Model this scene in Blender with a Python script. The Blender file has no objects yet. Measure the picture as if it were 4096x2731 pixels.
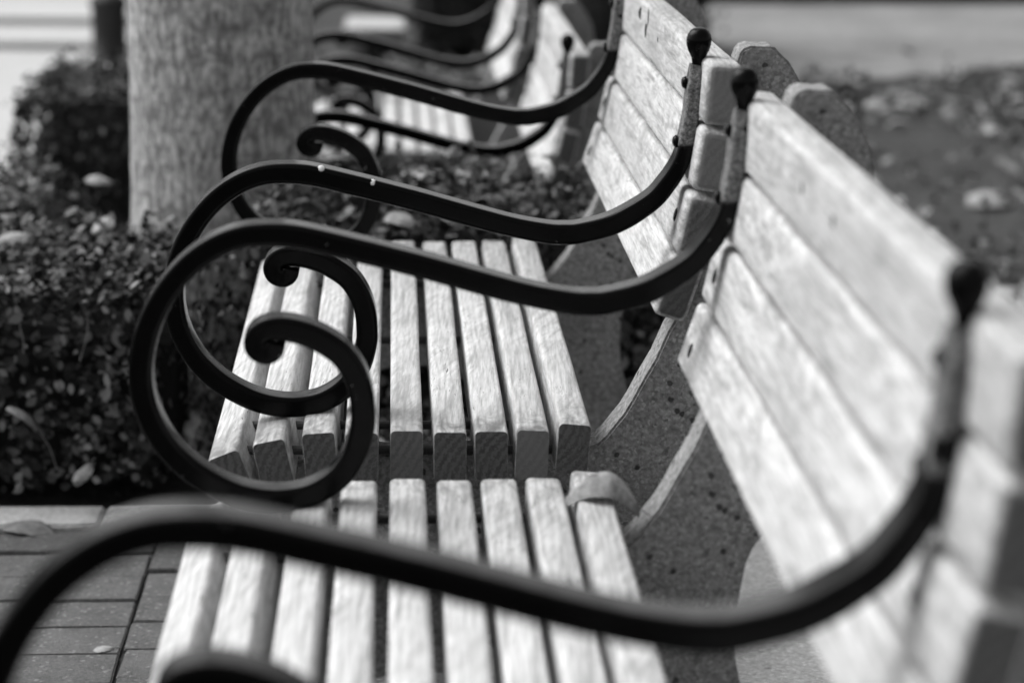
import bpy, bmesh, math, random
import numpy as np
from mathutils import Vector, Matrix, noise
random.seed(7)
RNG = np.random.default_rng(11)
R = math.radians
C = bpy.context.scene.collection
scene = bpy.context.scene

# ------------------------------------------------------------------ camera
H = 1.167                                        # eye height above the brick paving
FPX, VPX, VPY = 9100.0, 1578.0, -930.0           # focal length and the bench-row vanishing point in a 4096 px frame
cam_d = Vector((VPX - 2048, VPY - 1365.5, FPX)).normalized()
cam_r = Vector((0, 1, 0)).cross(cam_d).normalized()
cam_q = cam_d.cross(cam_r)
def w(v): return Vector((v.dot(cam_r), v.dot(cam_d), -v.dot(cam_q)))
cx, cy, cz = w(Vector((1, 0, 0))), w(Vector((0, -1, 0))), w(Vector((0, 0, -1)))
cd = bpy.data.cameras.new('camera'); cam = bpy.data.objects.new('camera', cd); C.objects.link(cam)
cam.matrix_world = Matrix(((cx.x, cy.x, cz.x, 0), (cx.y, cy.y, cz.y, 0), (cx.z, cy.z, cz.z, H), (0, 0, 0, 1)))
cd.sensor_width = 36; cd.lens = FPX * 36 / 4096; cd.clip_start = .05; cd.clip_end = 500
cd.dof.use_dof = True; cd.dof.focus_distance = 2.83; cd.dof.aperture_fstop = 3.3; cd.dof.aperture_blades = 0
scene.camera = cam

# ------------------------------------------------------------------ daylight
world = bpy.data.worlds.new('World'); scene.world = world; world.use_nodes = True
nt = world.node_tree; nt.nodes.clear()
sky = nt.nodes.new('ShaderNodeTexSky'); sky.sky_type = 'NISHITA'; sky.sun_disc = False
SUN_EL, SUN_AZ = 52, -64
sky.sun_elevation = R(SUN_EL); sky.sun_rotation = R(SUN_AZ % 360); sky.dust_density = 4.0
bw = nt.nodes.new('ShaderNodeRGBToBW'); bg = nt.nodes.new('ShaderNodeBackground'); bg.inputs['Strength'].default_value = .085
wo = nt.nodes.new('ShaderNodeOutputWorld')
nt.links.new(sky.outputs[0], bw.inputs[0]); nt.links.new(bw.outputs[0], bg.inputs[0]); nt.links.new(bg.outputs[0], wo.inputs[0])
sl = bpy.data.lights.new('sun', 'SUN'); sl.energy = 1.3; sl.angle = R(60); sl.color = (1, 1, 1)
so = bpy.data.objects.new('sun', sl); C.objects.link(so)
sd = Vector((math.sin(R(SUN_AZ)) * math.cos(R(SUN_EL)), math.cos(R(SUN_AZ)) * math.cos(R(SUN_EL)), math.sin(R(SUN_EL))))
so.rotation_euler = sd.to_track_quat('Z', 'Y').to_euler(); so.location = (-3, 4, 6)
vs = scene.view_settings
scene.display_settings.display_device = 'sRGB'
vs.view_transform = 'Standard'; vs.look = 'None'; vs.gamma = 1; vs.use_curve_mapping = False; vs.exposure = 1.14

# ------------------------------------------------------------------ material helpers
class NT:
    def __init__(s, name):
        s.m = bpy.data.materials.new(name); s.m.use_nodes = True; s.t = s.m.node_tree; s.t.nodes.clear()
        s.out = s.t.nodes.new('ShaderNodeOutputMaterial'); s.b = s.t.nodes.new('ShaderNodeBsdfPrincipled')
        s.l(s.b.outputs[0], s.out.inputs[0])
    def n(s, k, **kw):
        o = s.t.nodes.new(k)
        for a, v in kw.items(): setattr(o, a, v)
        return o
    def l(s, a, b): s.t.links.new(a, b)
    def coord(s, kind='Object', scale=(1, 1, 1), rand=False, rot=0):
        tc = s.n('ShaderNodeTexCoord'); v = tc.outputs[kind]
        if rand:
            oi = s.n('ShaderNodeObjectInfo'); sc = s.n('ShaderNodeVectorMath', operation='SCALE'); sc.inputs[0].default_value = (13.7, 29.1, 7.3)
            s.l(oi.outputs['Random'], sc.inputs['Scale']); ad = s.n('ShaderNodeVectorMath', operation='ADD')
            s.l(v, ad.inputs[0]); s.l(sc.outputs[0], ad.inputs[1]); v = ad.outputs[0]
        if rot:
            vr = s.n('ShaderNodeVectorRotate', rotation_type='Z_AXIS'); vr.inputs['Angle'].default_value = R(rot); s.l(v, vr.inputs['Vector']); v = vr.outputs[0]
        mp = s.n('ShaderNodeVectorMath', operation='MULTIPLY'); mp.inputs[1].default_value = scale
        s.l(v, mp.inputs[0]); return mp.outputs[0]
    def noise(s, v, scale, detail=4, rough=.55, dist=0):
        o = s.n('ShaderNodeTexNoise'); o.inputs['Scale'].default_value = scale; o.inputs['Detail'].default_value = detail
        o.inputs['Roughness'].default_value = rough; o.inputs['Distortion'].default_value = dist
        if v is not None: s.l(v, o.inputs['Vector'])
        return o.outputs['Fac']
    def voro(s, v, scale, feat='F1'):
        o = s.n('ShaderNodeTexVoronoi', feature=feat); o.inputs['Scale'].default_value = scale; s.l(v, o.inputs['Vector']); return o
    def ramp(s, f, stops):
        o = s.n('ShaderNodeValToRGB'); e = o.color_ramp.elements
        while len(e) < len(stops): e.new(.5)
        for i, (p, g) in enumerate(stops): e[i].position = p; e[i].color = (g, g, g, 1)
        s.l(f, o.inputs[0]); return o.outputs[0]
    def math(s, op, a, b=None):
        o = s.n('ShaderNodeMath', operation=op)
        for i, x in enumerate((a, b)):
            if x is None: continue
            if isinstance(x, (int, float)): o.inputs[i].default_value = x
            else: s.l(x, o.inputs[i])
        return o.outputs[0]
    def mix(s, f, a, b):
        o = s.n('ShaderNodeMix', data_type='RGBA')
        if isinstance(f, (int, float)): o.inputs[0].default_value = f
        else: s.l(f, o.inputs[0])
        for i, x in ((6, a), (7, b)):
            if isinstance(x, (int, float)): o.inputs[i].default_value = (x, x, x, 1)
            else: s.l(x, o.inputs[i])
        return o.outputs[2]
    def fin(s, col, rough=.7, bump=None, bs=.3, bd=.002, spec=.4):
        if isinstance(col, (int, float)): s.b.inputs['Base Color'].default_value = (col, col, col, 1)
        else: s.l(col, s.b.inputs['Base Color'])
        if isinstance(rough, (int, float)): s.b.inputs['Roughness'].default_value = rough
        else: s.l(rough, s.b.inputs['Roughness'])
        s.b.inputs['Specular IOR Level'].default_value = spec
        if bump is not None:
            o = s.n('ShaderNodeBump'); o.inputs['Strength'].default_value = bs; o.inputs['Distance'].default_value = bd
            s.l(bump, o.inputs['Height']); s.l(o.outputs[0], s.b.inputs['Normal'])
        return s.m

def mat_wood():
    s = NT('weathered_teak')
    v = s.coord(rand=True, scale=(1, 1, 1))
    wob = s.coord(rand=True, scale=(1, 1, 1), rot=2)
    fib = s.noise(s.coord(rand=True, scale=(95, 3.6, 95), rot=3), 2.6, 5, .70, .25)          # long fibres
    fin = s.noise(s.coord(rand=True, scale=(210, 9, 210), rot=3), 2.6, 3, .7, .15)
    rip = s.noise(s.coord(rand=True, scale=(46, 7.5, 46), rot=16), 2.2, 4, .62, .35)           # slanting figure
    fig = s.noise(s.coord(rand=True, scale=(16, 2.2, 16)), 1.9, 3, .5, .8)
    big = s.noise(v, 5.0, 3, .55, .5)
    wv = s.n('ShaderNodeTexWave', wave_type='BANDS', bands_direction='X'); wv.inputs['Scale'].default_value = 11
    wv.inputs['Distortion'].default_value = 7; wv.inputs['Detail'].default_value = 3; wv.inputs['Detail Scale'].default_value = .9
    s.l(s.coord(rand=True, scale=(3.4, .55, 3.4)), wv.inputs['Vector'])
    col = s.ramp(fib, [(.36, .25), (.48, .56), (.60, .80)])
    col = s.mix(.30, col, s.ramp(fin, [(.36, .22), (.58, .74)]))
    msk = s.ramp(fig, [(.42, 0), (.60, .75)])
    col = s.mix(msk, col, s.ramp(rip, [(.36, .27), (.50, .60), (.60, .84)]))
    col = s.mix(.25, col, s.ramp(wv.outputs['Fac'], [(.05, .28), (.6, .72)]))
    col = s.mix(s.ramp(big, [(.50, 0), (.72, .42)]), col, .30)
    drk = s.noise(s.coord(rand=True, scale=(52, 2.6, 52), rot=4), 1.7, 5, .66, .4)           # grey weathered streaks
    col = s.mix(s.ramp(drk, [(.52, 0), (.66, .62)]), col, .20)
    oj = s.n('ShaderNodeObjectInfo'); col = s.mix(s.math('MULTIPLY', oj.outputs['Random'], .22), col, .30)
    chk = s.noise(s.coord(rand=True, scale=(90, 7, 90)), 3.2, 2, .5, 2.0)          # drying checks
    c2 = s.noise(v, 11, 2, .5)
    m = s.math('MULTIPLY', s.ramp(chk, [(.655, 0), (.69, 1)]), s.ramp(c2, [(.50, 0), (.60, 1)]))
    col = s.mix(m, col, .10)
    # stains at the ends of each piece
    tc = s.n('ShaderNodeTexCoord'); sp = s.n('ShaderNodeSeparateXYZ'); s.l(tc.outputs['Object'], sp.inputs[0])
    ends = s.math('ABSOLUTE', s.math('SUBTRACT', sp.outputs['Y'], .455))
    st = s.math('MULTIPLY', s.ramp(ends, [(.43, 0), (.54, 1)]), s.ramp(s.noise(s.coord(rand=True, scale=(1.6, .7, 1.6)), 30, 5, .65, .6), [(.44, 0), (.62, .80)]))
    col = s.mix(st, col, .12)
    # end grain
    sn = s.n('ShaderNodeSeparateXYZ'); s.l(tc.outputs['Normal'], sn.inputs[0])
    eg = s.ramp(s.math('ABSOLUTE', sn.outputs['Y']), [(.80, 0), (.93, 1)])
    oi = s.n('ShaderNodeObjectInfo')
    of = s.n('ShaderNodeVectorMath', operation='SCALE'); of.inputs[0].default_value = (.35, 0, -.22)
    s.l(s.math('SUBTRACT', oi.outputs['Random'], .5), of.inputs['Scale']); ov = s.n('ShaderNodeVectorMath', operation='ADD')
    s.l(tc.outputs['Object'], ov.inputs[0]); s.l(of.outputs[0], ov.inputs[1])
    ew = s.n('ShaderNodeTexWave', wave_type='RINGS', rings_direction='Y'); ew.inputs['Scale'].default_value = 34
    ew.inputs['Distortion'].default_value = 6.5; ew.inputs['Detail'].default_value = 4; ew.inputs['Detail Scale'].default_value = 8; ew.inputs['Detail Roughness'].default_value = .7; s.l(ov.outputs[0], ew.inputs['Vector'])
    egc = s.mix(s.ramp(s.noise(v, 85, 5, .75), [(.35, .25), (.68, .9)]), s.ramp(ew.outputs['Fac'], [(.2, .050), (.8, .17)]), .12)
    wn = s.n('ShaderNodeTexWhiteNoise', noise_dimensions='1D'); s.l(oi.outputs['Random'], wn.inputs['W'])
    egc = s.mix(s.ramp(wn.outputs['Value'], [(.7, 0), (.98, .5)]), egc, .30)
    egc = s.mix(s.ramp(wn.outputs['Value'], [(.0, .7), (.35, 0)]), egc, .05)
    col = s.mix(eg, col, egc)
    hgt = s.math('ADD', s.math('MULTIPLY', fib, 1.3), s.math('MULTIPLY', m, -1.5))
    return s.fin(col, s.ramp(fib, [(.3, .62), (.7, .48)]), hgt, .35, .0012, .35)

def mat_iron():
    s = NT('black_painted_iron'); tc = s.n('ShaderNodeTexCoord')
    sp = s.n('ShaderNodeSeparateXYZ'); s.l(tc.outputs['Object'], sp.inputs[0])
    v = s.coord(); big = s.noise(s.coord(rand=True), 34, 4, .6, .4); fine = s.noise(v, 420, 4, .6)
    # paint rubbed off the upright, patchy and sharp edged
    up = s.ramp(sp.outputs['Z'], [(.742, 0), (.746, 1)])
    hi = s.ramp(sp.outputs['Z'], [(.834, 1), (.838, 0)])
    rub = s.math('MULTIPLY', s.math('MULTIPLY', s.math('MULTIPLY', up, hi), s.ramp(s.noise(s.coord(rand=True), 110, 5, .7), [(.36, 0), (.375, 1)])), s.ramp(s.noise(s.coord(rand=True), 16, 4, .65), [(.36, 0), (.375, 1)]))
    chips = s.ramp(s.noise(s.coord(rand=True), 75, 5, .7), [(.70, 0), (.705, 1)])
    k = s.math('MINIMUM', s.math('ADD', rub, chips), 1.0)
    bare = s.ramp(s.noise(v, 230, 5, .75), [(.36, .05), (.5, .14), (.66, .34)])
    paint = s.ramp(big, [(.3, .0015), (.7, .003)])
    sn = s.n('ShaderNodeSeparateXYZ'); s.l(tc.outputs['Normal'], sn.inputs[0])     # sky highlight on upward faces, painted in as a paler colour
    top_sheen = s.math('MULTIPLY', s.ramp(sn.outputs['Z'], [(.84, 0), (.98, 1)]), s.ramp(s.noise(v, 46, 5, .65), [(.3, .55), (.65, 1)]))
    paint = s.mix(top_sheen, paint, .10)
    return s.fin(s.mix(k, paint, bare), s.mix(k, s.ramp(fine, [(.3, .17), (.7, .24)]), .75), s.math('ADD', s.math('MULTIPLY', fine, .3), s.math('MULTIPLY', k, -1.2)), .12, .0004, .12)

def mat_concrete(name, lo, hi, sc=1.0, pits=1.0, bs=.5):
    s = NT(name); v = s.coord()
    n1 = s.noise(v, 9 * sc, 5, .6); n2 = s.noise(v, 130 * sc, 5, .7)
    vo = s.voro(v, 300 * sc); vp = s.voro(v, 62 * sc)
    agg = s.ramp(s.n('ShaderNodeSeparateColor').outputs[0], [(0, 0), (1, 1)])
    sc_ = s.n('ShaderNodeSeparateColor'); s.l(vo.outputs['Color'], sc_.inputs[0])
    n3 = s.noise(v, 48 * sc, 4, .6); col = s.ramp(n2, [(.36, lo * .7), (.64, hi * 1.1)]); col = s.mix(.25, col, s.ramp(n3, [(.35, lo * .6), (.65, hi)]))
    col = s.mix(.30, col, s.ramp(sc_.outputs[0], [(.0, lo * .45), (.6, (lo + hi) / 2), (.9, hi * 1.2), (1, hi * 1.9)]))
    col = s.mix(s.ramp(n1, [(.35, 0), (.7, .45)]), col, lo * .8)
    spc = s.n('ShaderNodeSeparateColor'); s.l(vp.outputs['Color'], spc.inputs[0])
    pit = s.math('MULTIPLY', s.ramp(s.math('ADD', vp.outputs['Distance'], s.math('MULTIPLY', s.noise(v, 160, 3), .5)), [(.42, 1), (.52, 0)]), s.ramp(spc.outputs[1], [(.84, 0), (.90, pits * .8)]))
    col = s.mix(pit, col, .015)
    h = s.math('ADD', s.math('ADD', s.math('MULTIPLY', n2, .5), s.math('MULTIPLY', sc_.outputs[0], .25)), s.math('MULTIPLY', pit, -1.6))
    return s.fin(col, .9, h, bs, .0025, .2)

def mat_brick():
    s = NT('paver_clay'); v = s.coord(rand=True); oi = s.n('ShaderNodeObjectInfo')
    f = s.noise(v, 170, 5, .8); g = s.noise(v, 22, 4, .6)
    base = s.ramp(oi.outputs['Random'], [(0, .085), (1, .15)])
    col = s.mix(s.ramp(f, [(.35, 0), (.68, .8)]), base, .26)
    col = s.mix(s.ramp(g, [(.4, 0), (.7, .5)]), col, .085)
    vo = s.voro(v, 210); sc_ = s.n('ShaderNodeSeparateColor'); s.l(vo.outputs['Color'], sc_.inputs[0])
    col = s.mix(s.ramp(sc_.outputs[0], [(.93, 0), (.97, .5)]), col, .38)
    return s.fin(col, .88, s.math('ADD', f, s.math('MULTIPLY', g, .8)), 1.0, .005, .15)

def mat_leaf(name, lo, hi, rough=.45, spec=.5):
    s = NT(name); v = s.coord()
    g = s.n('ShaderNodeAttribute', attribute_name='tone')
    col = s.ramp(g.outputs['Fac'], [(0, lo), (.6, lo * 1.6), (.85, (lo + hi) * .55), (1, hi)])
    s.b.inputs['Specular IOR Level'].default_value = spec
    return s.fin(col, rough, s.noise(v, 90, 2), .2, .001, spec)

def mat_dry(name='dry_leaf', lo=.22, hi=.42):
    s = NT(name); v = s.coord(rand=True)
    a = s.noise(v, 40, 4, .6); b = s.noise(v, 180, 3, .6)
    col = s.mix(s.ramp(b, [(.4, 0), (.7, .5)]), s.ramp(a, [(.3, lo), (.7, hi)]), lo * .5)
    return s.fin(col, .6, a, .4, .002, .3)

def mat_soil():
    s = NT('garden_soil'); v = s.coord()
    a = s.noise(v, 3.0, 6, .65); b = s.noise(v, 38, 5, .7); vo = s.voro(v, 24)
    sc_ = s.n('ShaderNodeSeparateColor'); s.l(vo.outputs['Color'], sc_.inputs[0])
    col = s.mix(.5, s.ramp(a, [(.3, .035), (.7, .08)]), s.ramp(b, [(.3, .025), (.7, .10)]))
    col = s.mix(s.ramp(s.noise(v, 17, 5, .75, .6), [(.58, 0), (.66, .5)]), col, .16)
    return s.fin(col, .95, s.math('ADD', b, a), .9, .02, .15)

def mat_flat(name, lo, hi, sc, rough=.9, bd=.003):
    s = NT(name); v = s.coord(); a = s.noise(v, sc, 5, .65); b = s.noise(v, sc * 14, 4, .7)
    col = s.mix(.5, s.ramp(a, [(.3, lo), (.7, hi)]), s.ramp(b, [(.3, lo), (.7, hi)]))
    return s.fin(col, rough, b, .4, bd, .25)

def mat_bark():
    s = NT('grey_bark'); v1 = s.coord(scale=(1, 1, .42)); a = s.noise(v1, 84, 5, .72, .1); b = s.noise(s.coord(), 6, 3, .6)
    c = s.noise(s.coord(scale=(1, 1, 3.2)), 14, 3, .6, .4); d = s.noise(s.coord(scale=(1, 1, .12)), 95, 3, .6)
    col = s.ramp(a, [(.38, .07), (.5, .34), (.60, .74)])
    col = s.mix(.35, col, s.ramp(d, [(.3, .25), (.7, .58)]))
    col = s.mix(s.ramp(c, [(.54, 0), (.68, .6)]), col, .14)
    col = s.mix(s.ramp(b, [(.5, 0), (.75, .3)]), col, .28)
    return s.fin(col, .92, s.math('ADD', a, s.math('MULTIPLY', d, .5)), .7, .006, .15)

M = dict(wood=mat_wood(), iron=mat_iron(), conc=mat_concrete('exposed_aggregate_concrete', .15, .44), pale=mat_concrete('pale_concrete_paving', .50, .66, .8, .4, .3),
         brick=mat_brick(), box=mat_leaf('box_leaf', .014, .28, .45, .28), shade=mat_leaf('shaded_box_leaf', .010, .13, .55, .25), cover=mat_leaf('ground_cover_leaf', .028, .26, .45, .3), dark=mat_leaf('dark_shrub_leaf', .015, .05, .6, .3),  # shade: darker copy of the box leaf, the shrub's shading put into its colour
         core=mat_flat('shade_gouge_black', .008, .02, 20), dry=mat_dry('dry_leaf', .13, .26), drypale=mat_dry('pale_dry_leaf', .24, .42), leafbig=mat_dry('tan_leaf', .13, .44), soil=mat_soil(), bark=mat_bark(),  # core: near-black, paints the shade inside hedges; also colours the gouges
         plaza=mat_flat('plaza_concrete', .38, .50, 1.2), road=mat_flat('grey_tarmac', .34, .42, .6), path=mat_flat('gravel_path', .10, .31, 1.6),
         block=mat_flat('grey_stone', .18, .26, 3), joint=mat_flat('joint_sand', .03, .07, 60), steel=mat_flat('dull_steel', .05, .10, 80, .5), twig=mat_flat('twig_bark', .10, .25, 50),
         chip=mat_flat('white_bird_spot', .7, .8, 50, .4))

# ------------------------------------------------------------------ object helpers
def link(name, me, m=None, parent=None, loc=(0, 0, 0)):
    o = bpy.data.objects.new(name, me); C.objects.link(o); o.location = loc
    if m and not me.materials: me.materials.append(m)
    if parent: o.parent = parent
    return o
def tag(o, label=None, cat=None, group=None, kind=None):
    for k, v in (('label', label), ('category', cat), ('group', group), ('kind', kind)):
        if v: o[k] = v
    return o
def empty(name, loc=(0, 0, 0)):
    o = bpy.data.objects.new(name, None); C.objects.link(o); o.location = loc; o.empty_display_size = .1; return o
def mesh(name, vs_, fs, smooth=True):
    me = bpy.data.meshes.new(name); me.from_pydata([tuple(v) for v in vs_], [], fs); me.update()
    if smooth: me.polygons.foreach_set('use_smooth', [True] * len(me.polygons))
    return me
def copy_tree(o, parent=None):
    c = o.copy(); C.objects.link(c)
    if parent: c.parent = parent
    for ch in list(o.children): copy_tree(ch, c)
    return c
def catmull(P, n):
    P = [Vector(p) for p in P]; out = []
    for i in range(len(P) - 1):
        p0 = P[max(i - 1, 0)]; p1 = P[i]; p2 = P[i + 1]; p3 = P[min(i + 2, len(P) - 1)]
        for k in range(n):
            t = k / n
            out.append(.5 * ((2 * p1) + (-p0 + p2) * t + (2 * p0 - 5 * p1 + 4 * p2 - p3) * t * t + (-p0 + 3 * p1 - 3 * p2 + p3) * t ** 3))
    out.append(P[-1]); return out
def rounded(hx, hz, r, n=3):
    pts = []
    for (sx, sz, a0) in ((1, 1, 0), (-1, 1, 90), (-1, -1, 180), (1, -1, 270)):
        for k in range(n + 1):
            a = R(a0 + 90 * k / n); pts.append((sx * (hx - r) + r * math.cos(a), sz * (hz - r) + r * math.sin(a)))
    return pts
def extruded(name, hx, hz, r, stations, warp=0, seed=0):
    """bar along Y; stations = (y, inset)"""
    V, F = [], []; n = None; rnd = random.Random(seed)
    for (y, ins) in stations:
        pr = rounded(hx - ins, hz - ins, max(r - ins * .3, .0015), 4); n = len(pr)
        for (x, z) in pr:
            j = warp * noise.noise(Vector((x * 60, y * 5, z * 60 + seed)))
            V.append((x + j, y, z + j))
    for i in range(len(stations) - 1):
        for k in range(n): F.append((i * n + k, i * n + (k + 1) % n, (i + 1) * n + (k + 1) % n, (i + 1) * n + k))
    F = [tuple(reversed(f)) for f in F]
    F.append(tuple(range(n))); F.append(tuple(reversed(range((len(stations) - 1) * n, len(stations) * n))))
    me = mesh(name, V, F)
    me.polygons[-1].use_smooth = False; me.polygons[-2].use_smooth = False
    bm = bmesh.new(); bm.from_mesh(me); bmesh.ops.recalc_face_normals(bm, faces=bm.faces); bm.to_mesh(me); bm.free()
    return me

# ------------------------------------------------------------------ terrain and ground
def gz(x, y):                                   # the beds step down about a quarter metre past the second bench
    t = min(max((y - 3.95) / .5, 0), 1); t = t * t * (3 - 2 * t)
    return -.235 * t
def sheet(name, xs, ys, z0, m, amp=0, fz=gz):
    V = [(x, y, fz(x, y) + z0 + amp * noise.noise(Vector((x * 1.3, y * 1.3, 0)))) for y in ys for x in xs]
    nx = len(xs); F = [(j * nx + i, j * nx + i + 1, (j + 1) * nx + i + 1, (j + 1) * nx + i) for j in range(len(ys) - 1) for i in range(nx - 1)]
    o = link(name, mesh(name, V, F), m); tag(o, kind='structure'); return o
def lin(a, b, n): return [a + (b - a) * i / (n - 1) for i in range(n)]
xs = [-120, -40, -15] + lin(-6, 6, 61) + [15, 40, 120]; ys = [-60, -20, -5] + lin(-1, 14, 90) + [20, 45, 120, 300]
sheet('ground', xs, ys, -.035, M['soil'], .02)
sheet('paved_area', lin(.385, 1.1, 5), lin(-.5, 3.5, 8), -.002, M['pale'], 0, lambda x, y: 0)
sheet('paving_bed', lin(-2.4, .385, 5), lin(-.5, 3.44, 5), -.0085, M['joint'], 0, lambda x, y: 0)
V, F = [], []                                     # gravel path with a ragged near edge
for i in range(60):
    x = 1.1 + i * .16; e = 10.45 + .55 * max(x - 1.6, 0) * .9 + .35 * noise.noise(Vector((x * 1.4, 0, 5))) + .2 * noise.noise(Vector((x * 5, 0, 8)))
    V += [(x, e, -.252), (x, e + .25, -.236), (x, 13.9 + .1 * x, -.232)]
for i in range(59):
    for k in range(2): a = i * 3 + k; F.append((a, a + 3, a + 4, a + 1))
link('path', mesh('path', V, F), M['path'])['kind'] = 'structure'
# far left plaza: three very low treads running across
for i, (y0, y1, z) in enumerate(((9.6, 11.55, .0), (11.60, 12.36, .035), (12.42, 13.3, .07))):
    me = bpy.data.meshes.new('step'); bm = bmesh.new(); bmesh.ops.create_cube(bm, size=1)
    for v in bm.verts: v.co = Vector((v.co.x * 11 - 6.6, y0 + (v.co.y + .5) * (y1 - y0), -.235 - .1 + (v.co.z + .5) * (.1 + z)))
    bm.to_mesh(me); bm.free(); link('paved_step', me, M['plaza'])['kind'] = 'structure'
sheet('road', lin(-40, -1.0, 6), lin(13.36, 19, 4), -.17 + .0, M['road'], 0, lambda x, y: 0)

sheet('plaza', lin(-8, -.985, 8), lin(5.0, 9.6, 12), .012, M['plaza'], 0)
# brick paving, one object a brick, in sand joints, with a pale border course
edge = empty('brick_paving', (0, 0, 0)); edge['kind'] = 'structure'
bl, bwid, jt = .250, .102, .0035
brick_meshes = []
for k in range(4):
    me = bpy.data.meshes.new('brick'); bm = bmesh.new(); bmesh.ops.create_cube(bm, size=1)
    for v in bm.verts: v.co = Vector((v.co.x * (bl - jt * 1.3), v.co.y * (bwid - jt), v.co.z * .05))
    bmesh.ops.subdivide_edges(bm, edges=[e for e in bm.edges if abs((e.verts[0].co - e.verts[1].co).x) > .1], cuts=3)
    for v in bm.verts:
        v.co.y += .003 * noise.noise(v.co * 31 + Vector((k * 9, 0, 0))); v.co.x += .004 * noise.noise(v.co * 27 + Vector((0, k * 5, 0)))
    bmesh.ops.bevel(bm, geom=[e for e in bm.edges if e.calc_face_angle(0) > .5], offset=.002, segments=2, affect='EDGES')
    bm.to_mesh(me); bm.free(); brick_meshes.append(me); me.materials.append(M['brick'])
for c in range(-5, 3):
    off = [0, .041, .064, .020][c % 4]
    for r_ in range(21):
        y = 3.435 - bwid * .5 - r_ * bwid - (off if r_ else off * .5)
        if y < 1.35: continue
        x = -.369 + (c + .5) * bl
        o = link('brick', brick_meshes[(c * 5 + r_ * 3) % 4], None, edge, (x + random.uniform(-.0015, .0015), y, -.025 + random.uniform(-.0025, .0025)))
        o.rotation_euler = (random.uniform(-.006, .006), random.uniform(-.005, .005), random.uniform(-.008, .008) + (math.pi if random.random() < .5 else 0))
        if r_ == 0 and off: o.scale.y = 1 - off * .5 / bwid
kerb = empty('kerb_course', (0, 0, 0)); kerb['kind'] = 'structure'
me = bpy.data.meshes.new('stone'); bm = bmesh.new(); bmesh.ops.create_cube(bm, size=1)
for v in bm.verts: v.co = Vector((v.co.x * .446, v.co.y * .095, v.co.z * .06))
bmesh.ops.bevel(bm, geom=bm.edges[:], offset=.004, segments=2, affect='EDGES'); bm.to_mesh(me); bm.free(); me.materials.append(M['pale'])
for i in range(6): link('stone', me, None, kerb, (-2.0 + i * .45 - .04, 3.487, -.027))

# ------------------------------------------------------------------ the bench
Z = lambda z: z + H
ARM = [(.351, -.331), (.349, -.348), (.3465, -.383), (.343, -.407), (.339, -.432), (.3316, -.451), (.3197, -.470), (.301, -.4915), (.2605, -.5167),
       (.219, -.5285), (.1986, -.5302), (.178, -.529), (.136, -.521), (.095, -.5105), (.02, -.4895), (-.052, -.4715), (-.0956, -.4615), (-.127, -.459), (-.155, -.4615),
       (-.181, -.4715), (-.207, -.490), (-.2285, -.5145), (-.246, -.545), (-.256, -.577), (-.2595, -.61), (-.2535, -.645), (-.237, -.679), (-.214, -.7045),
       (-.188, -.7225), (-.1616, -.7345), (-.135, -.7400), (-.109, -.7395), (-.083, -.7325), (-.059, -.7165), (-.0425, -.694), (-.0335, -.665), (-.0325, -.645),
       (-.0350, -.622), (-.0425, -.601), (-.056, -.5825), (-.0787, -.5675), (-.100, -.5595), (-.120, -.5565), (-.1355, -.5600), (-.1425, -.5690), (-.1405, -.5790), (-.1310, -.5835), (-.1235, -.5795), (-.1215, -.5725)]
def arm_mesh():
    P = catmull([(x, 0, Z(z)) for x, z in ARM], 5); n = len(P); V, F = [], []; sec = None
    cs = lambda hy, hn: [(hy * a, hn * b) for a, b in ((-.80, 1), (-.68, 1.008), (-.4, 1.03), (0, 1.04), (.4, 1.03), (.68, 1.008), (.80, 1), (.95, .88), (1, .66), (1, .5), (1, -.5), (1, -.66), (.95, -.88), (.80, -1), (.7, -1), (-.7, -1), (-.80, -1), (-.95, -.88), (-1, -.66), (-1, -.5), (-1, .5), (-1, .66), (-.95, .88))]
    L = [0]
    for i in range(1, n): L.append(L[-1] + (P[i] - P[i - 1]).length)
    for i in range(n):
        t = (P[min(i + 1, n - 1)] - P[max(i - 1, 0)]).normalized(); nn = Vector((t.z, 0, -t.x))    # outward/up side
        s_ = L[i] / L[-1]; u = i / n
        hn = .0086 + .0034 * min(max((L[i] - .06) / .14, 0), 1) + .0006 * min(max((s_ - .62) / .2, 0), 1)
        hy = .0168
        rem = L[-1] - L[i]
        if rem < .075: k = rem / .075; hn = .0098 + .0027 * k; hy = .0168 + .0024 * (1 - k)
        if L[i] < .02: hn = .0076; hy = .0085 + .4 * L[i]
        hn *= 1 + .05 * noise.noise(Vector((L[i] * 16, 3, 0))); hy *= 1 + .03 * noise.noise(Vector((L[i] * 22, 7, 0)))
        for (a, b) in cs(hy, hn): V.append(P[i] + Vector((0, a, 0)) - nn * b if False else P[i] + Vector((0, a, 0)) + nn * (-b))
    m_ = 23
    for i in range(n - 1):
        for k in range(m_): F.append((i * m_ + k, i * m_ + (k + 1) % m_, (i + 1) * m_ + (k + 1) % m_, (i + 1) * m_ + k))
    F.append(tuple(range(m_))); F.append(tuple(reversed(range((n - 1) * m_, n * m_))))
    me = mesh('armrest', V, F); bm = bmesh.new(); bm.from_mesh(me); bmesh.ops.recalc_face_normals(bm, faces=bm.faces); bm.to_mesh(me); bm.free()
    return me
def lathe(name, prof, seg=20, squash=1):
    V, F = [], []
    for (r, z) in prof:
        for k in range(seg): a = 2 * math.pi * k / seg; V.append((r * math.cos(a), squash * r * math.sin(a), z))
    for i in range(len(prof) - 1):
        for k in range(seg): F.append((i * seg + k, i * seg + (k + 1) % seg, (i + 1) * seg + (k + 1) % seg, (i + 1) * seg + k))
    F.append(tuple(reversed(range(seg)))); F.append(tuple(range((len(prof) - 1) * seg, len(prof) * seg)))
    return mesh(name, V, F)
arm_me = arm_mesh()
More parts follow.
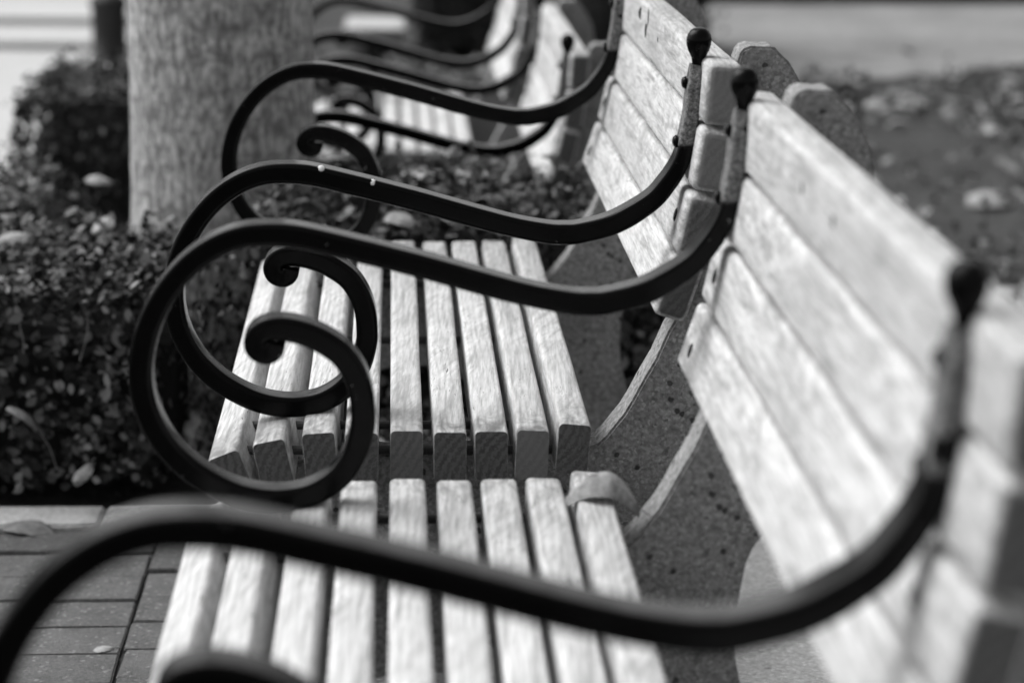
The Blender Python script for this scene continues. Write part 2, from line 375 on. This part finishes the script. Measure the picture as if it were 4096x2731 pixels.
knob_me = lathe('knob', [(.0078, -.033), (.0074, -.025), (.0080, -.0195), (.0100, -.0150), (.0128, -.0095), (.0144, -.0035), (.0148, .0020), (.0134, .0078), (.0110, .0118), (.0078, .0145), (.0040, .0160), (.0010, .0164)])
dome_me = lathe('bolt', [(.0075, 0), (.0073, .0025), (.0058, .0048), (.0032, .0060), (.0008, .0064)], 12)

LB = .92                                                     # near arm to far arm
def st(y0, y1, r, grooves=(), r1=None):
    r1 = r1 or r
    S = [(y0, r * .95), (y0 + r * .12, r * .55), (y0 + r * .35, r * .22), (y0 + r * .65, r * .06), (y0 + r, 0)]
    for g in grooves: S += [(g - .005, 0), (g - .002, .0016), (g, .0026), (g + .002, .0016), (g + .0045, .0003)]
    ys_ = lin(y0 + r + .02, y1 - r1 - .02, 16)
    S += [(y, 0) for y in ys_ if all(abs(y - g) > .012 for g in grooves)]
    S += [(y1 - r1, 0), (y1 - r1 * .65, r1 * .06), (y1 - r1 * .35, r1 * .22), (y1 - r1 * .12, r1 * .55), (y1, r1 * .95)]
    return sorted(S)
slat_me = [extruded('seat_slat', .0191, .030, .0055, st(-.10, LB + .078, .0007, (), .0055), .0007, k) for k in range(3)]
board_me = [extruded('back_board', .020, .0361, .0075, st(-.062, LB + .078, .0095, (-.013, LB - .016)), .0005, k + 5) for k in range(2)]
for me in slat_me + board_me: me.materials.append(M['wood'])

SLATS = [(-.1880, -.7700, 22, .0), (-.1400, -.7568, 12, 0), (-.0860, -.7477, 5, 0), (-.0380, -.7457, 0, 0), (.0140, -.7455, 0, 0), (.0645, -.7455, 0, 0), (.1125, -.7455, 0, 0), (.1600, -.7445, -2, 0), (.2080, -.7375, -4, 0)]
BOARDS = [((.3565, -.3205), (.3525, -.3930)), ((.3522, -.3955), (.3420, -.4695)), ((.3405, -.4720), (.3250, -.5440)), ((.3232, -.5460), (.3010, -.6150))]

SUP = [(-.205, -1.167), (-.215, -.95), (-.205, -.85), (-.185, -.828), (-.14, -.812), (-.09, -.803), (.0, -.799), (.20, -.797), (.240, -.792), (.2600, -.772), (.2800, -.743), (.2985, -.707), (.3150, -.674), (.3310, -.640),
       (.3480, -.612), (.3700, -.545), (.3815, -.475), (.3930, -.400), (.3960, -.345), (.3985, -.318), (.406, -.309), (.434, -.3085), (.4425, -.311), (.461, -.329), (.473, -.351), (.4845, -.380), (.4880, -.410),
       (.4880, -.480), (.478, -.560), (.458, -.640), (.428, -.715), (.392, -.770), (.372, -.800), (.3640, -.845), (.3600, -.885), (.3640, -.925), (.3760, -.970), (.396, -1.05), (.415, -1.11), (.43, -1.167),
       (.24, -1.167), (.225, -1.06), (.17, -.97), (.08, -.93), (-.02, -.93), (-.09, -.97), (-.125, -1.06), (-.13, -1.167)]
def support_mesh():
    bm = bmesh.new(); O = []
    S2 = []
    for i in range(len(SUP)):
        a, b = Vector(SUP[i]), Vector(SUP[(i + 1) % len(SUP)]); S2 += [a.lerp(b, .25), a.lerp(b, .75)] if max(a.y, b.y) > -1.1 else [a, b]
    for i in range(len(S2)):
        a, b = S2[i], S2[(i + 1) % len(S2)]
        if (b - a).length < 1e-5: continue
        k = max(1, int((b - a).length / .011))
        for j in range(k): p = a.lerp(b, j / k); q = Vector((p.x * 70, p.y * 70, 2)); O.append((p.x + .0022 * noise.noise(q), p.y + .0022 * noise.noise(q + Vector((9, 4, 1)))))
    fv = [bm.verts.new((x, 0, Z(z))) for x, z in O]; f = bm.faces.new(fv)
    g = bmesh.ops.extrude_face_region(bm, geom=[f]); nv = [e for e in g['geom'] if isinstance(e, bmesh.types.BMVert)]
    for v in nv: v.co.y += .056
    bmesh.ops.recalc_face_normals(bm, faces=bm.faces)
    ed = [e for e in bm.edges if e.is_manifold and e.calc_face_angle(0) > 1.0 and min(v.co.z for v in e.verts) > .02 and (abs(e.verts[0].co.y - e.verts[1].co.y) < .01)]
    bmesh.ops.bevel(bm, geom=ed, offset=.003, segments=2, affect='EDGES')
    bmesh.ops.triangulate(bm, faces=[f for f in bm.faces if len(f.verts) > 4])
    me = bpy.data.meshes.new('end_support'); bm.to_mesh(me); bm.free(); me.materials.append(M['conc']); return me
sup_me = support_mesh()
rod_bm = bmesh.new(); bmesh.ops.create_cone(rod_bm, segments=10, radius1=.0055, radius2=.0055, depth=.40, cap_ends=True, matrix=Matrix.Rotation(R(90), 4, 'Y'))
rod_me = bpy.data.meshes.new('seat_rod'); rod_bm.to_mesh(rod_me); rod_bm.free(); rod_me.materials.append(M['steel'])
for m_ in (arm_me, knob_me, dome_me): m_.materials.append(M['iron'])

def make_bench(loc):
    b = empty('park_bench', loc)
    for i, (x, z, a, dy) in enumerate(SLATS):
        o = link('seat_slat', slat_me[i % 3], None, b, (x, random.uniform(-.004, .004), Z(z - .030)))
        o.rotation_euler.y = R(-a)
    for i, ((x0, z0), (x1, z1)) in enumerate(BOARDS):
        th = math.atan2(x0 - x1, z0 - z1); n = Vector((math.cos(th), 0, -math.sin(th)))
        c = Vector(((x0 + x1) / 2, 0, Z((z0 + z1) / 2))) + n * .020
        o = link('back_board', board_me[i % 2], None, b, (c.x, random.uniform(-.003, .003), c.z)); o.rotation_euler.y = th
    for y in (-.012, LB - .022): link('end_support', sup_me, None, b, (0, y, 0))
    for y in (-.035, .07, .50, .86, .985): link('seat_rod', rod_me, None, b, (.012, y, Z(-.787)))
    for y in (0, LB):
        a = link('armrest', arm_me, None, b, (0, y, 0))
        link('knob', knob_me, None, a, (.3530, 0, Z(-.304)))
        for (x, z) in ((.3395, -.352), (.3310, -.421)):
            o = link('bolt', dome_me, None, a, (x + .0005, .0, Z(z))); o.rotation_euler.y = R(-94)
        for i, fr in ((2, .52), (3, .62)):
            (x0, z0), (x1, z1) = BOARDS[i]; x = x0 + (x1 - x0) * fr; z = z0 + (z1 - z0) * fr; th = math.atan2(x0 - x1, z0 - z1)
            o = link('bolt', dome_me, None, b, (x + .001, y + (.004 if y == 0 else .022), Z(z))); o.rotation_euler.y = R(-90) + th
            o.scale = (1.15, 1.0, .5)
    return b
bench = make_bench((0, 1.355, 0))
GB = 'slatted wooden benches with black scroll armrests in one row'
tag(bench, 'nearest slatted bench, blurred at the bottom right, curled leaf on its seat', 'bench', GB)
spots = [((0, 2.632, 0), 'sharply focused slatted bench, second from the camera, showing dark end grain'),
         ((0, 4.640, -.235), 'third slatted bench, behind the low leafy plants, blurred, with one small black knob'),
         ((-.025, 5.920, -.217), 'blurred farthest bench beyond the trunk, pale seat slats seen under the scroll armrests'),
         ]
for loc, lab in spots:
    c = copy_tree(bench); c.location = loc; c['label'] = lab
for ch in bench.children:                        # the nearest bench has a longer overhang of its back boards
    if ch.name.startswith('back_board'): k = (LB + .078 + .112) / (LB + .078 + .062); ch.scale.y = k; ch.location.y += (LB + .078) * (1 - k)

def gouge(bench_obj, y, z, L, W, ang):
    me = lathe('gouge', [(1, -.2), (1, 0), (.7, .25), (.2, .3)], 9); me.materials.append(M['core'])
    for v in me.vertices: v.co.x *= 1 + .5 * noise.noise(v.co * 3 + Vector((y * 40, 0, 0)))
    bd = [c for c in bench_obj.children if c.name.startswith('back_board')][0]
    o = link('gouge', me, None, bench_obj, (.3563 - (-z - .3205) * .055, y, Z(z))); o.rotation_euler = (R(ang), R(-90), 0); o.scale = (L, W, .0012)
benches = [o for o in C.objects if o.name.startswith('park_bench')]
for y, z, L, W, a in ((.655, -.340, .009, .005, 40), (.560, -.339, .017, .0036, 0), (.572, -.357, .010, .005, 20), (.43, -.352, .004, .003, 0)): gouge(benches[1], y, z, L, W, a)
for y, z in ((.585, -.352), (.440, -.352)): gouge(benches[0], y, z, .006, .004, 0)

# ------------------------------------------------------------------ leaves
def leaf_cloud(name, pts, nrm, size, m, parent=None, fold=.35, aspect=.62, tone=None):
    n = len(pts); pts = np.asarray(pts, float); nrm = np.asarray(nrm, float)
    nrm = nrm + RNG.normal(0, 1, (n, 3)) * np.where(nrm[:, 2] > .5, .55, .36)[:, None]; nrm /= np.linalg.norm(nrm, axis=1)[:, None] + 1e-9
    t = RNG.normal(0, 1, (n, 3)); t -= (t * nrm).sum(1)[:, None] * nrm; t /= np.linalg.norm(t, axis=1)[:, None] + 1e-9
    b = np.cross(nrm, t); s = size * np.clip(RNG.lognormal(-.05, .32, n), .45, 1.9)[:, None]
    L = [(-.5, 0, 0), (-.22, .27, 1), (.14, .29, 1), (.56, 0, 0.1), (.14, -.29, 1), (-.22, -.27, 1)]
    V = np.stack([pts + t * s * l + b * s * w_ * aspect / .62 + nrm * s * (.0 if f == 0 else fold * .28) for l, w_, f in L], 1).reshape(-1, 3)
    base = np.arange(n)[:, None] * 6
    F = np.concatenate([base + np.array([0, 5, 4, 3]), base + np.array([0, 3, 2, 1])], 1).reshape(-1, 4)
    me = bpy.data.meshes.new(name); me.vertices.add(len(V)); me.vertices.foreach_set('co', V.ravel())
    me.loops.add(F.size); me.loops.foreach_set('vertex_index', F.ravel().astype(np.int32))
    me.polygons.add(len(F)); me.polygons.foreach_set('loop_start', np.arange(0, F.size, 4, dtype=np.int32)); me.polygons.foreach_set('loop_total', np.full(len(F), 4, dtype=np.int32))
    me.update(calc_edges=True)
    at = me.attributes.new('tone', 'FLOAT', 'POINT'); tn = RNG.random(n) if tone is None else tone
    at.data.foreach_set('value', np.repeat(tn, 6).astype(np.float32))
    return link(name, me, m, parent)
def bumpy(p, f, a):  # 3D noise displacement amount
    return a * noise.noise(Vector(p) * f)
def box_foliage(lo, hi, n, jit, side=.85, deep=.035):
    """points and normals near the surface of a clipped, uneven box"""
    P, N = [], []; lo, hi = np.array(lo), np.array(hi); d = hi - lo; c = (lo + hi) / 2
    ar = [d[0] * d[1] * 1.35, d[0] * d[2], d[1] * d[2]]; tot = sum(ar)
    for _ in range(n):
        u = random.random() * tot
        if u >= ar[0] and random.random() > side: continue
        p = lo + d * np.array([random.random() for _ in range(3)])
        if u < ar[0]: p[2] = hi[2]; nn = np.array([0, 0, 1.])
        elif u < ar[0] + ar[1]: s = 0 if random.random() < .75 else 1; p[1] = (lo, hi)[s][1]; nn = np.array([0, -1. if s == 0 else 1, -.05])
        else: s = random.random() < .5; p[0] = (hi, lo)[int(s)][0]; nn = np.array([-1. if s else 1, 0, -.05])
        e = (p - c) / (d / 2); # round the edges
        k = max(0, np.sort(np.abs(e))[-2] - .80); p = p - (p - c) * k * .45
        off = bumpy(p, 7, jit) + bumpy(p + 9, 19, jit * .8) - abs(random.gauss(0, jit * .9)) + (random.random() ** 6) * jit * 2.2
        if nn[2] < .5: off -= abs(random.gauss(0, deep))
        p = p + nn / np.linalg.norm(nn) * off
        P.append(p); N.append(nn)
    return P, N
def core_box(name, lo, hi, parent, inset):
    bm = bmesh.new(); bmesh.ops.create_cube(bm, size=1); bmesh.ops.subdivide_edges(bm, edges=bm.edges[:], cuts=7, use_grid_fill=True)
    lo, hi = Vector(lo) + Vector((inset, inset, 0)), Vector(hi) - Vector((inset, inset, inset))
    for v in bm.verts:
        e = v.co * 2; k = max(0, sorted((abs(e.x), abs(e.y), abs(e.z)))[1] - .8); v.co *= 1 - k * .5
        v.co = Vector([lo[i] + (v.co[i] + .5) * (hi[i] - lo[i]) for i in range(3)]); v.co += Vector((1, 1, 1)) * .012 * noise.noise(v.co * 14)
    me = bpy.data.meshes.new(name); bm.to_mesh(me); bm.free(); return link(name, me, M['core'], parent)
def hedge(name, lo, hi, n, size, m, label, cat, jit=.02, inset=.05, group=None, twigs=0, side=.85, deep=.035):
    h = empty(name, ((lo[0] + hi[0]) / 2, (lo[1] + hi[1]) / 2, lo[2])); tag(h, label, cat, group)
    o = Vector(h.location); P, N = box_foliage(lo, hi, n, jit, side, deep); P = [np.array(p) - np.array(o) for p in P]
    leaf_cloud('foliage', P, N, size, m, h)
    c = core_box('shade_core', Vector(lo) - o, Vector(hi) - o, h, inset)  # black filler seen between leaves as painted shade
    for _ in range(twigs):
        x = random.uniform(lo[0], hi[0]); y = lo[1] - random.uniform(-.01, .02); z = random.uniform(lo[2] + .04, hi[2] - .05); a = random.uniform(-.5, .5)
        pts = [Vector((x, y, z)) - o]; 
        for k in range(5): a += random.uniform(-.4, .4); pts.append(pts[-1] + Vector((math.sin(a) * .022, random.uniform(-.006, .006), math.cos(a) * .022)))
        link('twig', tube('twig', pts, .0013), M['twig'], h)
    return h
def tube(name, P, r, seg=5, r2=None):
    V, F = [], []; n = len(P)
    for i, p in enumerate(P):
        t = (P[min(i + 1, n - 1)] - P[max(i - 1, 0)]).normalized(); a = t.orthogonal().normalized(); b = t.cross(a)
        rr = r + ((r2 if r2 is not None else r * .4) - r) * i / (n - 1)
        for k in range(seg): q = 2 * math.pi * k / seg; V.append(p + a * rr * math.cos(q) + b * rr * math.sin(q))
    for i in range(n - 1):
        for k in range(seg): F.append((i * seg + k, i * seg + (k + 1) % seg, (i + 1) * seg + (k + 1) % seg, (i + 1) * seg + k))
    return mesh(name, V, F)

hedge('clipped_hedge', (-2.6, 3.56, 0), (-.285, 4.12, .352), 34000, .0165, M['box'], 'low clipped box hedge along the paving, left of the focused bench, small leaves', 'hedge', .024, .085, None, 26)
hedge('clipped_hedge', (-2.8, 4.36, -.12), (-.62, 4.92, .345), 15000, .017, M['box'], 'second low hedge row, behind a dark gap, left of the tree trunk', 'hedge', .024)
hedge('rounded_shrub', (-1.0, 5.80, -.235), (-.50, 6.60, .335), 12000, .018, M['shade'], 'big dark clipped shrub with paler top, in front of the pale steps', 'shrub', .025, .06, None, 0, .8, .04)
hedge('leafy_shrub', (-.28, 3.83, -.2), (.50, 4.40, .395), 17000, .021, M['cover'], 'bushy leafy plants filling the gap between the focused bench and the third bench', 'plant', .035, .06)
hedge('leafy_shrub', (.50, 3.55, -.2), (1.0, 4.3, .10), 6000, .019, M['cover'], 'low dark plants behind the concrete end of the focused bench', 'plant', .03, .05)
# low ivy under and behind the second bench
P, N = [], []
for _ in range(9000):
    x = random.uniform(-.28, 1.0); y = random.uniform(3.56, 4.0); P.append((x, y, .015 + random.random() * .06)); N.append((0, 0, 1))
tag(leaf_cloud('ground_cover', P, N, .022, M['cover']), 'dark ground cover leaves', None, None, 'stuff')

# ------------------------------------------------------------------ the tree
def tree():
    tx, ty = -.321, 4.325; t = empty('tree', (tx, ty, -.1))
    tag(t, 'thick grey tree trunk with rough bark rising behind the scroll armrests, left of centre', 'tree')
    V, F = [], []; seg = 72; rows = []
    hs = [(-.12, .225), (.1, .200), (.35, .1845), (.5, .178), (.8, .174), (1.2, .172), (2.0, .170), (3.0, .155), (3.8, .14)]
    zz = []
    for (a, ra), (b, rb) in zip(hs, hs[1:]):
        n = max(2, int((b - a) / .02)) if a < 1.3 else 8
        zz += [(a + (b - a) * k / n, ra + (rb - ra) * k / n) for k in range(n)]
    zz.append(hs[-1])
    for z, r_ in zz:
        for k in range(seg):
            a = 2 * math.pi * k / seg; p = Vector((math.cos(a), math.sin(a), 0))
            d = 1 + .02 * noise.noise(Vector((p.x * 2, p.y * 2, z * 2))) + .012 * noise.noise(Vector((p.x * 14, p.y * 14, z * 16)))
            V.append((p.x * r_ * d - .008 * z, p.y * r_ * d, z))
    n = len(zz)
    for i in range(n - 1):
        for k in range(seg): F.append((i * seg + k, i * seg + (k + 1) % seg, (i + 1) * seg + (k + 1) % seg, (i + 1) * seg + k))
    link('trunk', mesh('trunk', V, F), M['bark'], t)
    tips = []
    for k in range(9):
        a = k * 2.4; el = .5 + .35 * (k % 3); z0 = 2.7 + .13 * k; p = Vector((-.03, 0, z0)); P_ = [p.copy()]
        d = Vector((math.cos(a) * math.cos(el), math.sin(a) * math.cos(el), math.sin(el)))
        for s in range(7): p = p + d * .34; d = (d + Vector((random.uniform(-.2, .2), random.uniform(-.2, .2), .05))).normalized(); P_.append(p.copy()); tips.append(p.copy())
        link('limb', tube('limb', P_, .065, 8, .012), M['bark'], t)
    P, N = [], []
    for q in tips:
        for _ in range(60): P.append(tuple(q + Vector((random.gauss(0, .3), random.gauss(0, .3), random.gauss(0, .22))))); N.append((0, 0, 1))
    leaf_cloud('crown', P, N, .07, M['cover'], t)
tree()

# ------------------------------------------------------------------ dry leaves
def leaf_mesh(name, L, W, curl, droop, teeth=0, seed=0, nu=14, nv=8):
    V, F = [], []; rnd = random.Random(seed)
    for i in range(nu + 1):
        u = i / nu; wd = W * math.sin(math.pi * min(u * 1.04, 1) ** .85) ** .8 * (1 + teeth * (.5 + .5 * math.cos(u * 26)))
        for j in range(nv + 1):
            v = j / nv * 2 - 1; x = (u - .5) * L; y = v * wd
            z = -droop * (2 * u - 1) ** 2 * L - curl * v * v * W + .05 * W * noise.noise(Vector((x * 70, y * 70, seed)))
            z -= .10 * W * (1 - abs(v)) * (abs(v) < .14)
            V.append((x, y, z))
    for i in range(nu):
        for j in range(nv): a = i * (nv + 1) + j; F.append((a, a + nv + 1, a + nv + 2, a + 1))
    n0 = len(V)
    st_ = [Vector((L * .5, 0, -droop * L)), Vector((L * .62, .003, -droop * L * 1.2)), Vector((L * .75, .001, -droop * L * 1.5))]
    for p in st_: V += [p + Vector((0, .0008, 0)), p + Vector((0, -.0008, 0)), p + Vector((0, 0, .0012))]
    for i in range(2):
        for k in range(3): F.append((n0 + i * 3 + k, n0 + i * 3 + (k + 1) % 3, n0 + i * 3 + 3 + (k + 1) % 3, n0 + i * 3 + 3 + k))
    return mesh(name, V, F)
lf = link('fallen_leaf', leaf_mesh('fallen_leaf', .080, .030, .40, .42, 0, 3, 20, 10), M['leafbig'], None, (.221, 2.262, Z(-.7130)))
lf.rotation_euler = (R(8), R(6), R(-12))
tag(lf, 'curled dry leaf arched over the last seat slat of the nearest bench', 'leaf')
GL = 'fallen leaves caught on the hedges'
def spot(x, y, z, L, m, label, rot, curl=.4, seed=1, group=GL, tilt=.2):
    o = link('fallen_leaf', leaf_mesh('fallen_leaf', L, L * .36, curl, .12, .12, seed), M[m], None, (x, y, z)); o.rotation_euler = (random.uniform(-tilt, tilt), random.uniform(-tilt, tilt), R(rot)); tag(o, label, 'leaf', group)
spot(-.66, 3.93, .372, .070, 'drypale', 'pale dry leaf lying on top of the near hedge at the left edge', 30, .5, 2)
spot(-.53, 4.08, .365, .060, 'drypale', 'pale leaf standing up on the near hedge, by the foot of the trunk', 70, .6, 3, GL, .6)
spot(-.60, 4.60, .352, .055, 'drypale', 'pale leaf on the second hedge just left of the trunk', 10, .3, 4, GL, .6)
spot(.20, 4.07, .425, .085, 'dry', 'broad dry leaf on the bushy plants between the benches, right of centre', 20, .4, 5)
spot(.01, 3.85, .425, .07, 'drypale', 'pale dry leaf on the bushy plants just above the far seat slat ends', -50, .5, 6)
spot(-.585, 3.515, .163, .060, 'dry', 'dry leaf caught on twigs low on the near hedge face at the left', 5, .35, 7, GL, 1.0)
spot(-.57, 3.43, .010, .10, 'dry', 'large flat leaf lying across the pale border stones of the brick paving', -28, .22, 8, None, .08)
spot(-.50, 3.50, .075, .05, 'dry', 'narrow grey leaf leaning low in the shade of the hedge above the border stones', 60, .5, 9, GL, .9)
spot(-.395, 2.922, .004, .030, 'drypale', 'tiny pale leaf scrap in the brick joint at the lower left', 15, .3, 10, None, .05)

# leaf litter on the beds to the right, single leaves while they are big enough
GLR = 'dry leaves scattered on the soil to the right of the benches'
lm = [leaf_mesh('fallen_leaf', 1, .38, .35, .15, .15, 20 + k, 8, 4) for k in range(4)]
for i, m_ in enumerate(lm): m_.materials.append(M['drypale' if i % 2 else 'dry'])
named = [(2.05, 7.58, .20, 1, 'bright oblong fallen leaf on the soil near the right edge of the photo'), (1.62, 5.95, .16, 1, 'pale leaf on the soil close beside the nearest black knob'), (2.30, 9.9, .17, 1, 'pale leaf at the edge of the gravel path above the leaf litter')]
for x, y, L, k, lab in named:
    o = link('fallen_leaf', lm[k], None, None, (x, y, gz(x, y) + .02)); o.scale = (L, L, L); o.rotation_euler = (.1, .1, R(20)); tag(o, lab, 'leaf')
for i in range(190):
    y = 4.6 + 6.6 * random.random() ** .8
    x = random.uniform(.55, .62 + .27 * y)
    if random.random() < .55: y = random.choice((random.gauss(9.9, .55), random.gauss(6.0, .5))); x = random.uniform(.6, .28 * y + .5)
    if x > .28 * y + .6 or (y < 4.45): continue
    o = link('fallen_leaf', lm[random.randrange(4)], None, None, (x, y, gz(x, y) + .012 + random.random() * .02)); s_ = random.uniform(.05, .11); o.scale = (s_, s_, s_)
    o.rotation_euler = (random.gauss(0, .35), random.gauss(0, .35), random.uniform(0, 6.28)); tag(o, 'blurred dry leaf lying in the scattered litter on the dark soil right of the benches', 'leaf', GLR)
P, N = [], []
for _ in range(7000):
    y = random.choice((random.uniform(4.5, 11.2), random.gauss(9.9, .6), random.gauss(6.0, .6))); x = random.uniform(.5, .3 * max(y, 5) + 1.2)
    d = noise.noise(Vector((x * 2.3, y * 1.4, 3)))
    if d < random.uniform(-.25, .25): continue
    P.append((x, y, gz(x, y) - .005 + random.random() * .03)); N.append((0, 0, 1))
for _ in range(3500):
    x = random.uniform(-.9, .6); y = random.uniform(7.1, 11.3)
    if noise.noise(Vector((x * 3, y * 2, 6))) < random.uniform(-.2, .2): continue
    P.append((x, y, gz(x, y) + random.random() * .05)); N.append((0, 0, 1))
tag(leaf_cloud('leaf_litter', P, N, .042, M['cover']), 'fine dark litter', None, None, 'stuff')

# white spots on the armrest at the near end of the focused bench
sec_arm = [o for o in C.objects if o.name.startswith('armrest') and o.parent and abs(o.parent.location.y - 2.632) < .01 and abs(o.location.y) < .01][0]
sp_me = lathe('paint_spot', [(.0042, 0), (.0040, .0012), (.0026, .0024), (.0006, .0028)], 10); sp_me.materials.append(M['chip'])
for x, z in ((-.0850, -.4528), (-.0255, -.4690)):
    o = link('paint_spot', sp_me, None, sec_arm, (x, -.0140, Z(z))); o.rotation_euler = (R(55), 0, 0)

# ------------------------------------------------------------------ far background
def block_planter():
    b = empty('stone_block', (-.10, 11.90, -.235)); tag(b, 'low grey stone block with pale top, seen far off between the upper armrests', 'stone block')
    for nm, sz, z, m in (('base', (.29, .52, .085), .0425, 'block'), ('cap', (.31, .55, .03), .100, 'plaza')):
        bm = bmesh.new(); bmesh.ops.create_cube(bm, size=1)
        for v in bm.verts: v.co = Vector((v.co.x * sz[0], v.co.y * sz[1], v.co.z * sz[2]))
        bmesh.ops.bevel(bm, geom=bm.edges[:], offset=.008, segments=2, affect='EDGES')
        me = bpy.data.meshes.new(nm); bm.to_mesh(me); bm.free(); link(nm, me, M[m], b, (0, 0, z))
block_planter()
def bollard():
    b = empty('bollard', (-1.38, 11.15, -.235)); tag(b, 'short dark bollard with rounded top on the pale steps, half hidden by the tree trunk', 'bollard')
    link('post', lathe('post', [(.10, 0), (.10, .02), (.085, .03), (.085, .26), (.095, .27)], 20), M['dark'], b)
    link('cap', lathe('cap', [(.095, 0), (.093, .02), (.075, .045), (.04, .058), (.008, .062)], 20), M['dark'], b, (0, 0, .27))
bollard()
hedge('dark_shrub', (.09, 11.45, -.235), (.62, 12.1, .30), 3500, .03, M['dark'], 'black looking shrub beyond the armrests, right of the stone block', 'shrub', .04)
hedge('dark_shrub', (.88, 11.2, -.235), (1.60, 12.2, .55), 4500, .03, M['dark'], 'dark shrub at the top edge, right of the focused bench back boards', 'shrub', .05)
hedge('dark_shrub', (1.7, 14.35, -.235), (6.0, 15.2, .20), 9000, .04, M['dark'], 'long dark planting along the top edge beyond the gravel path', 'shrub', .06)
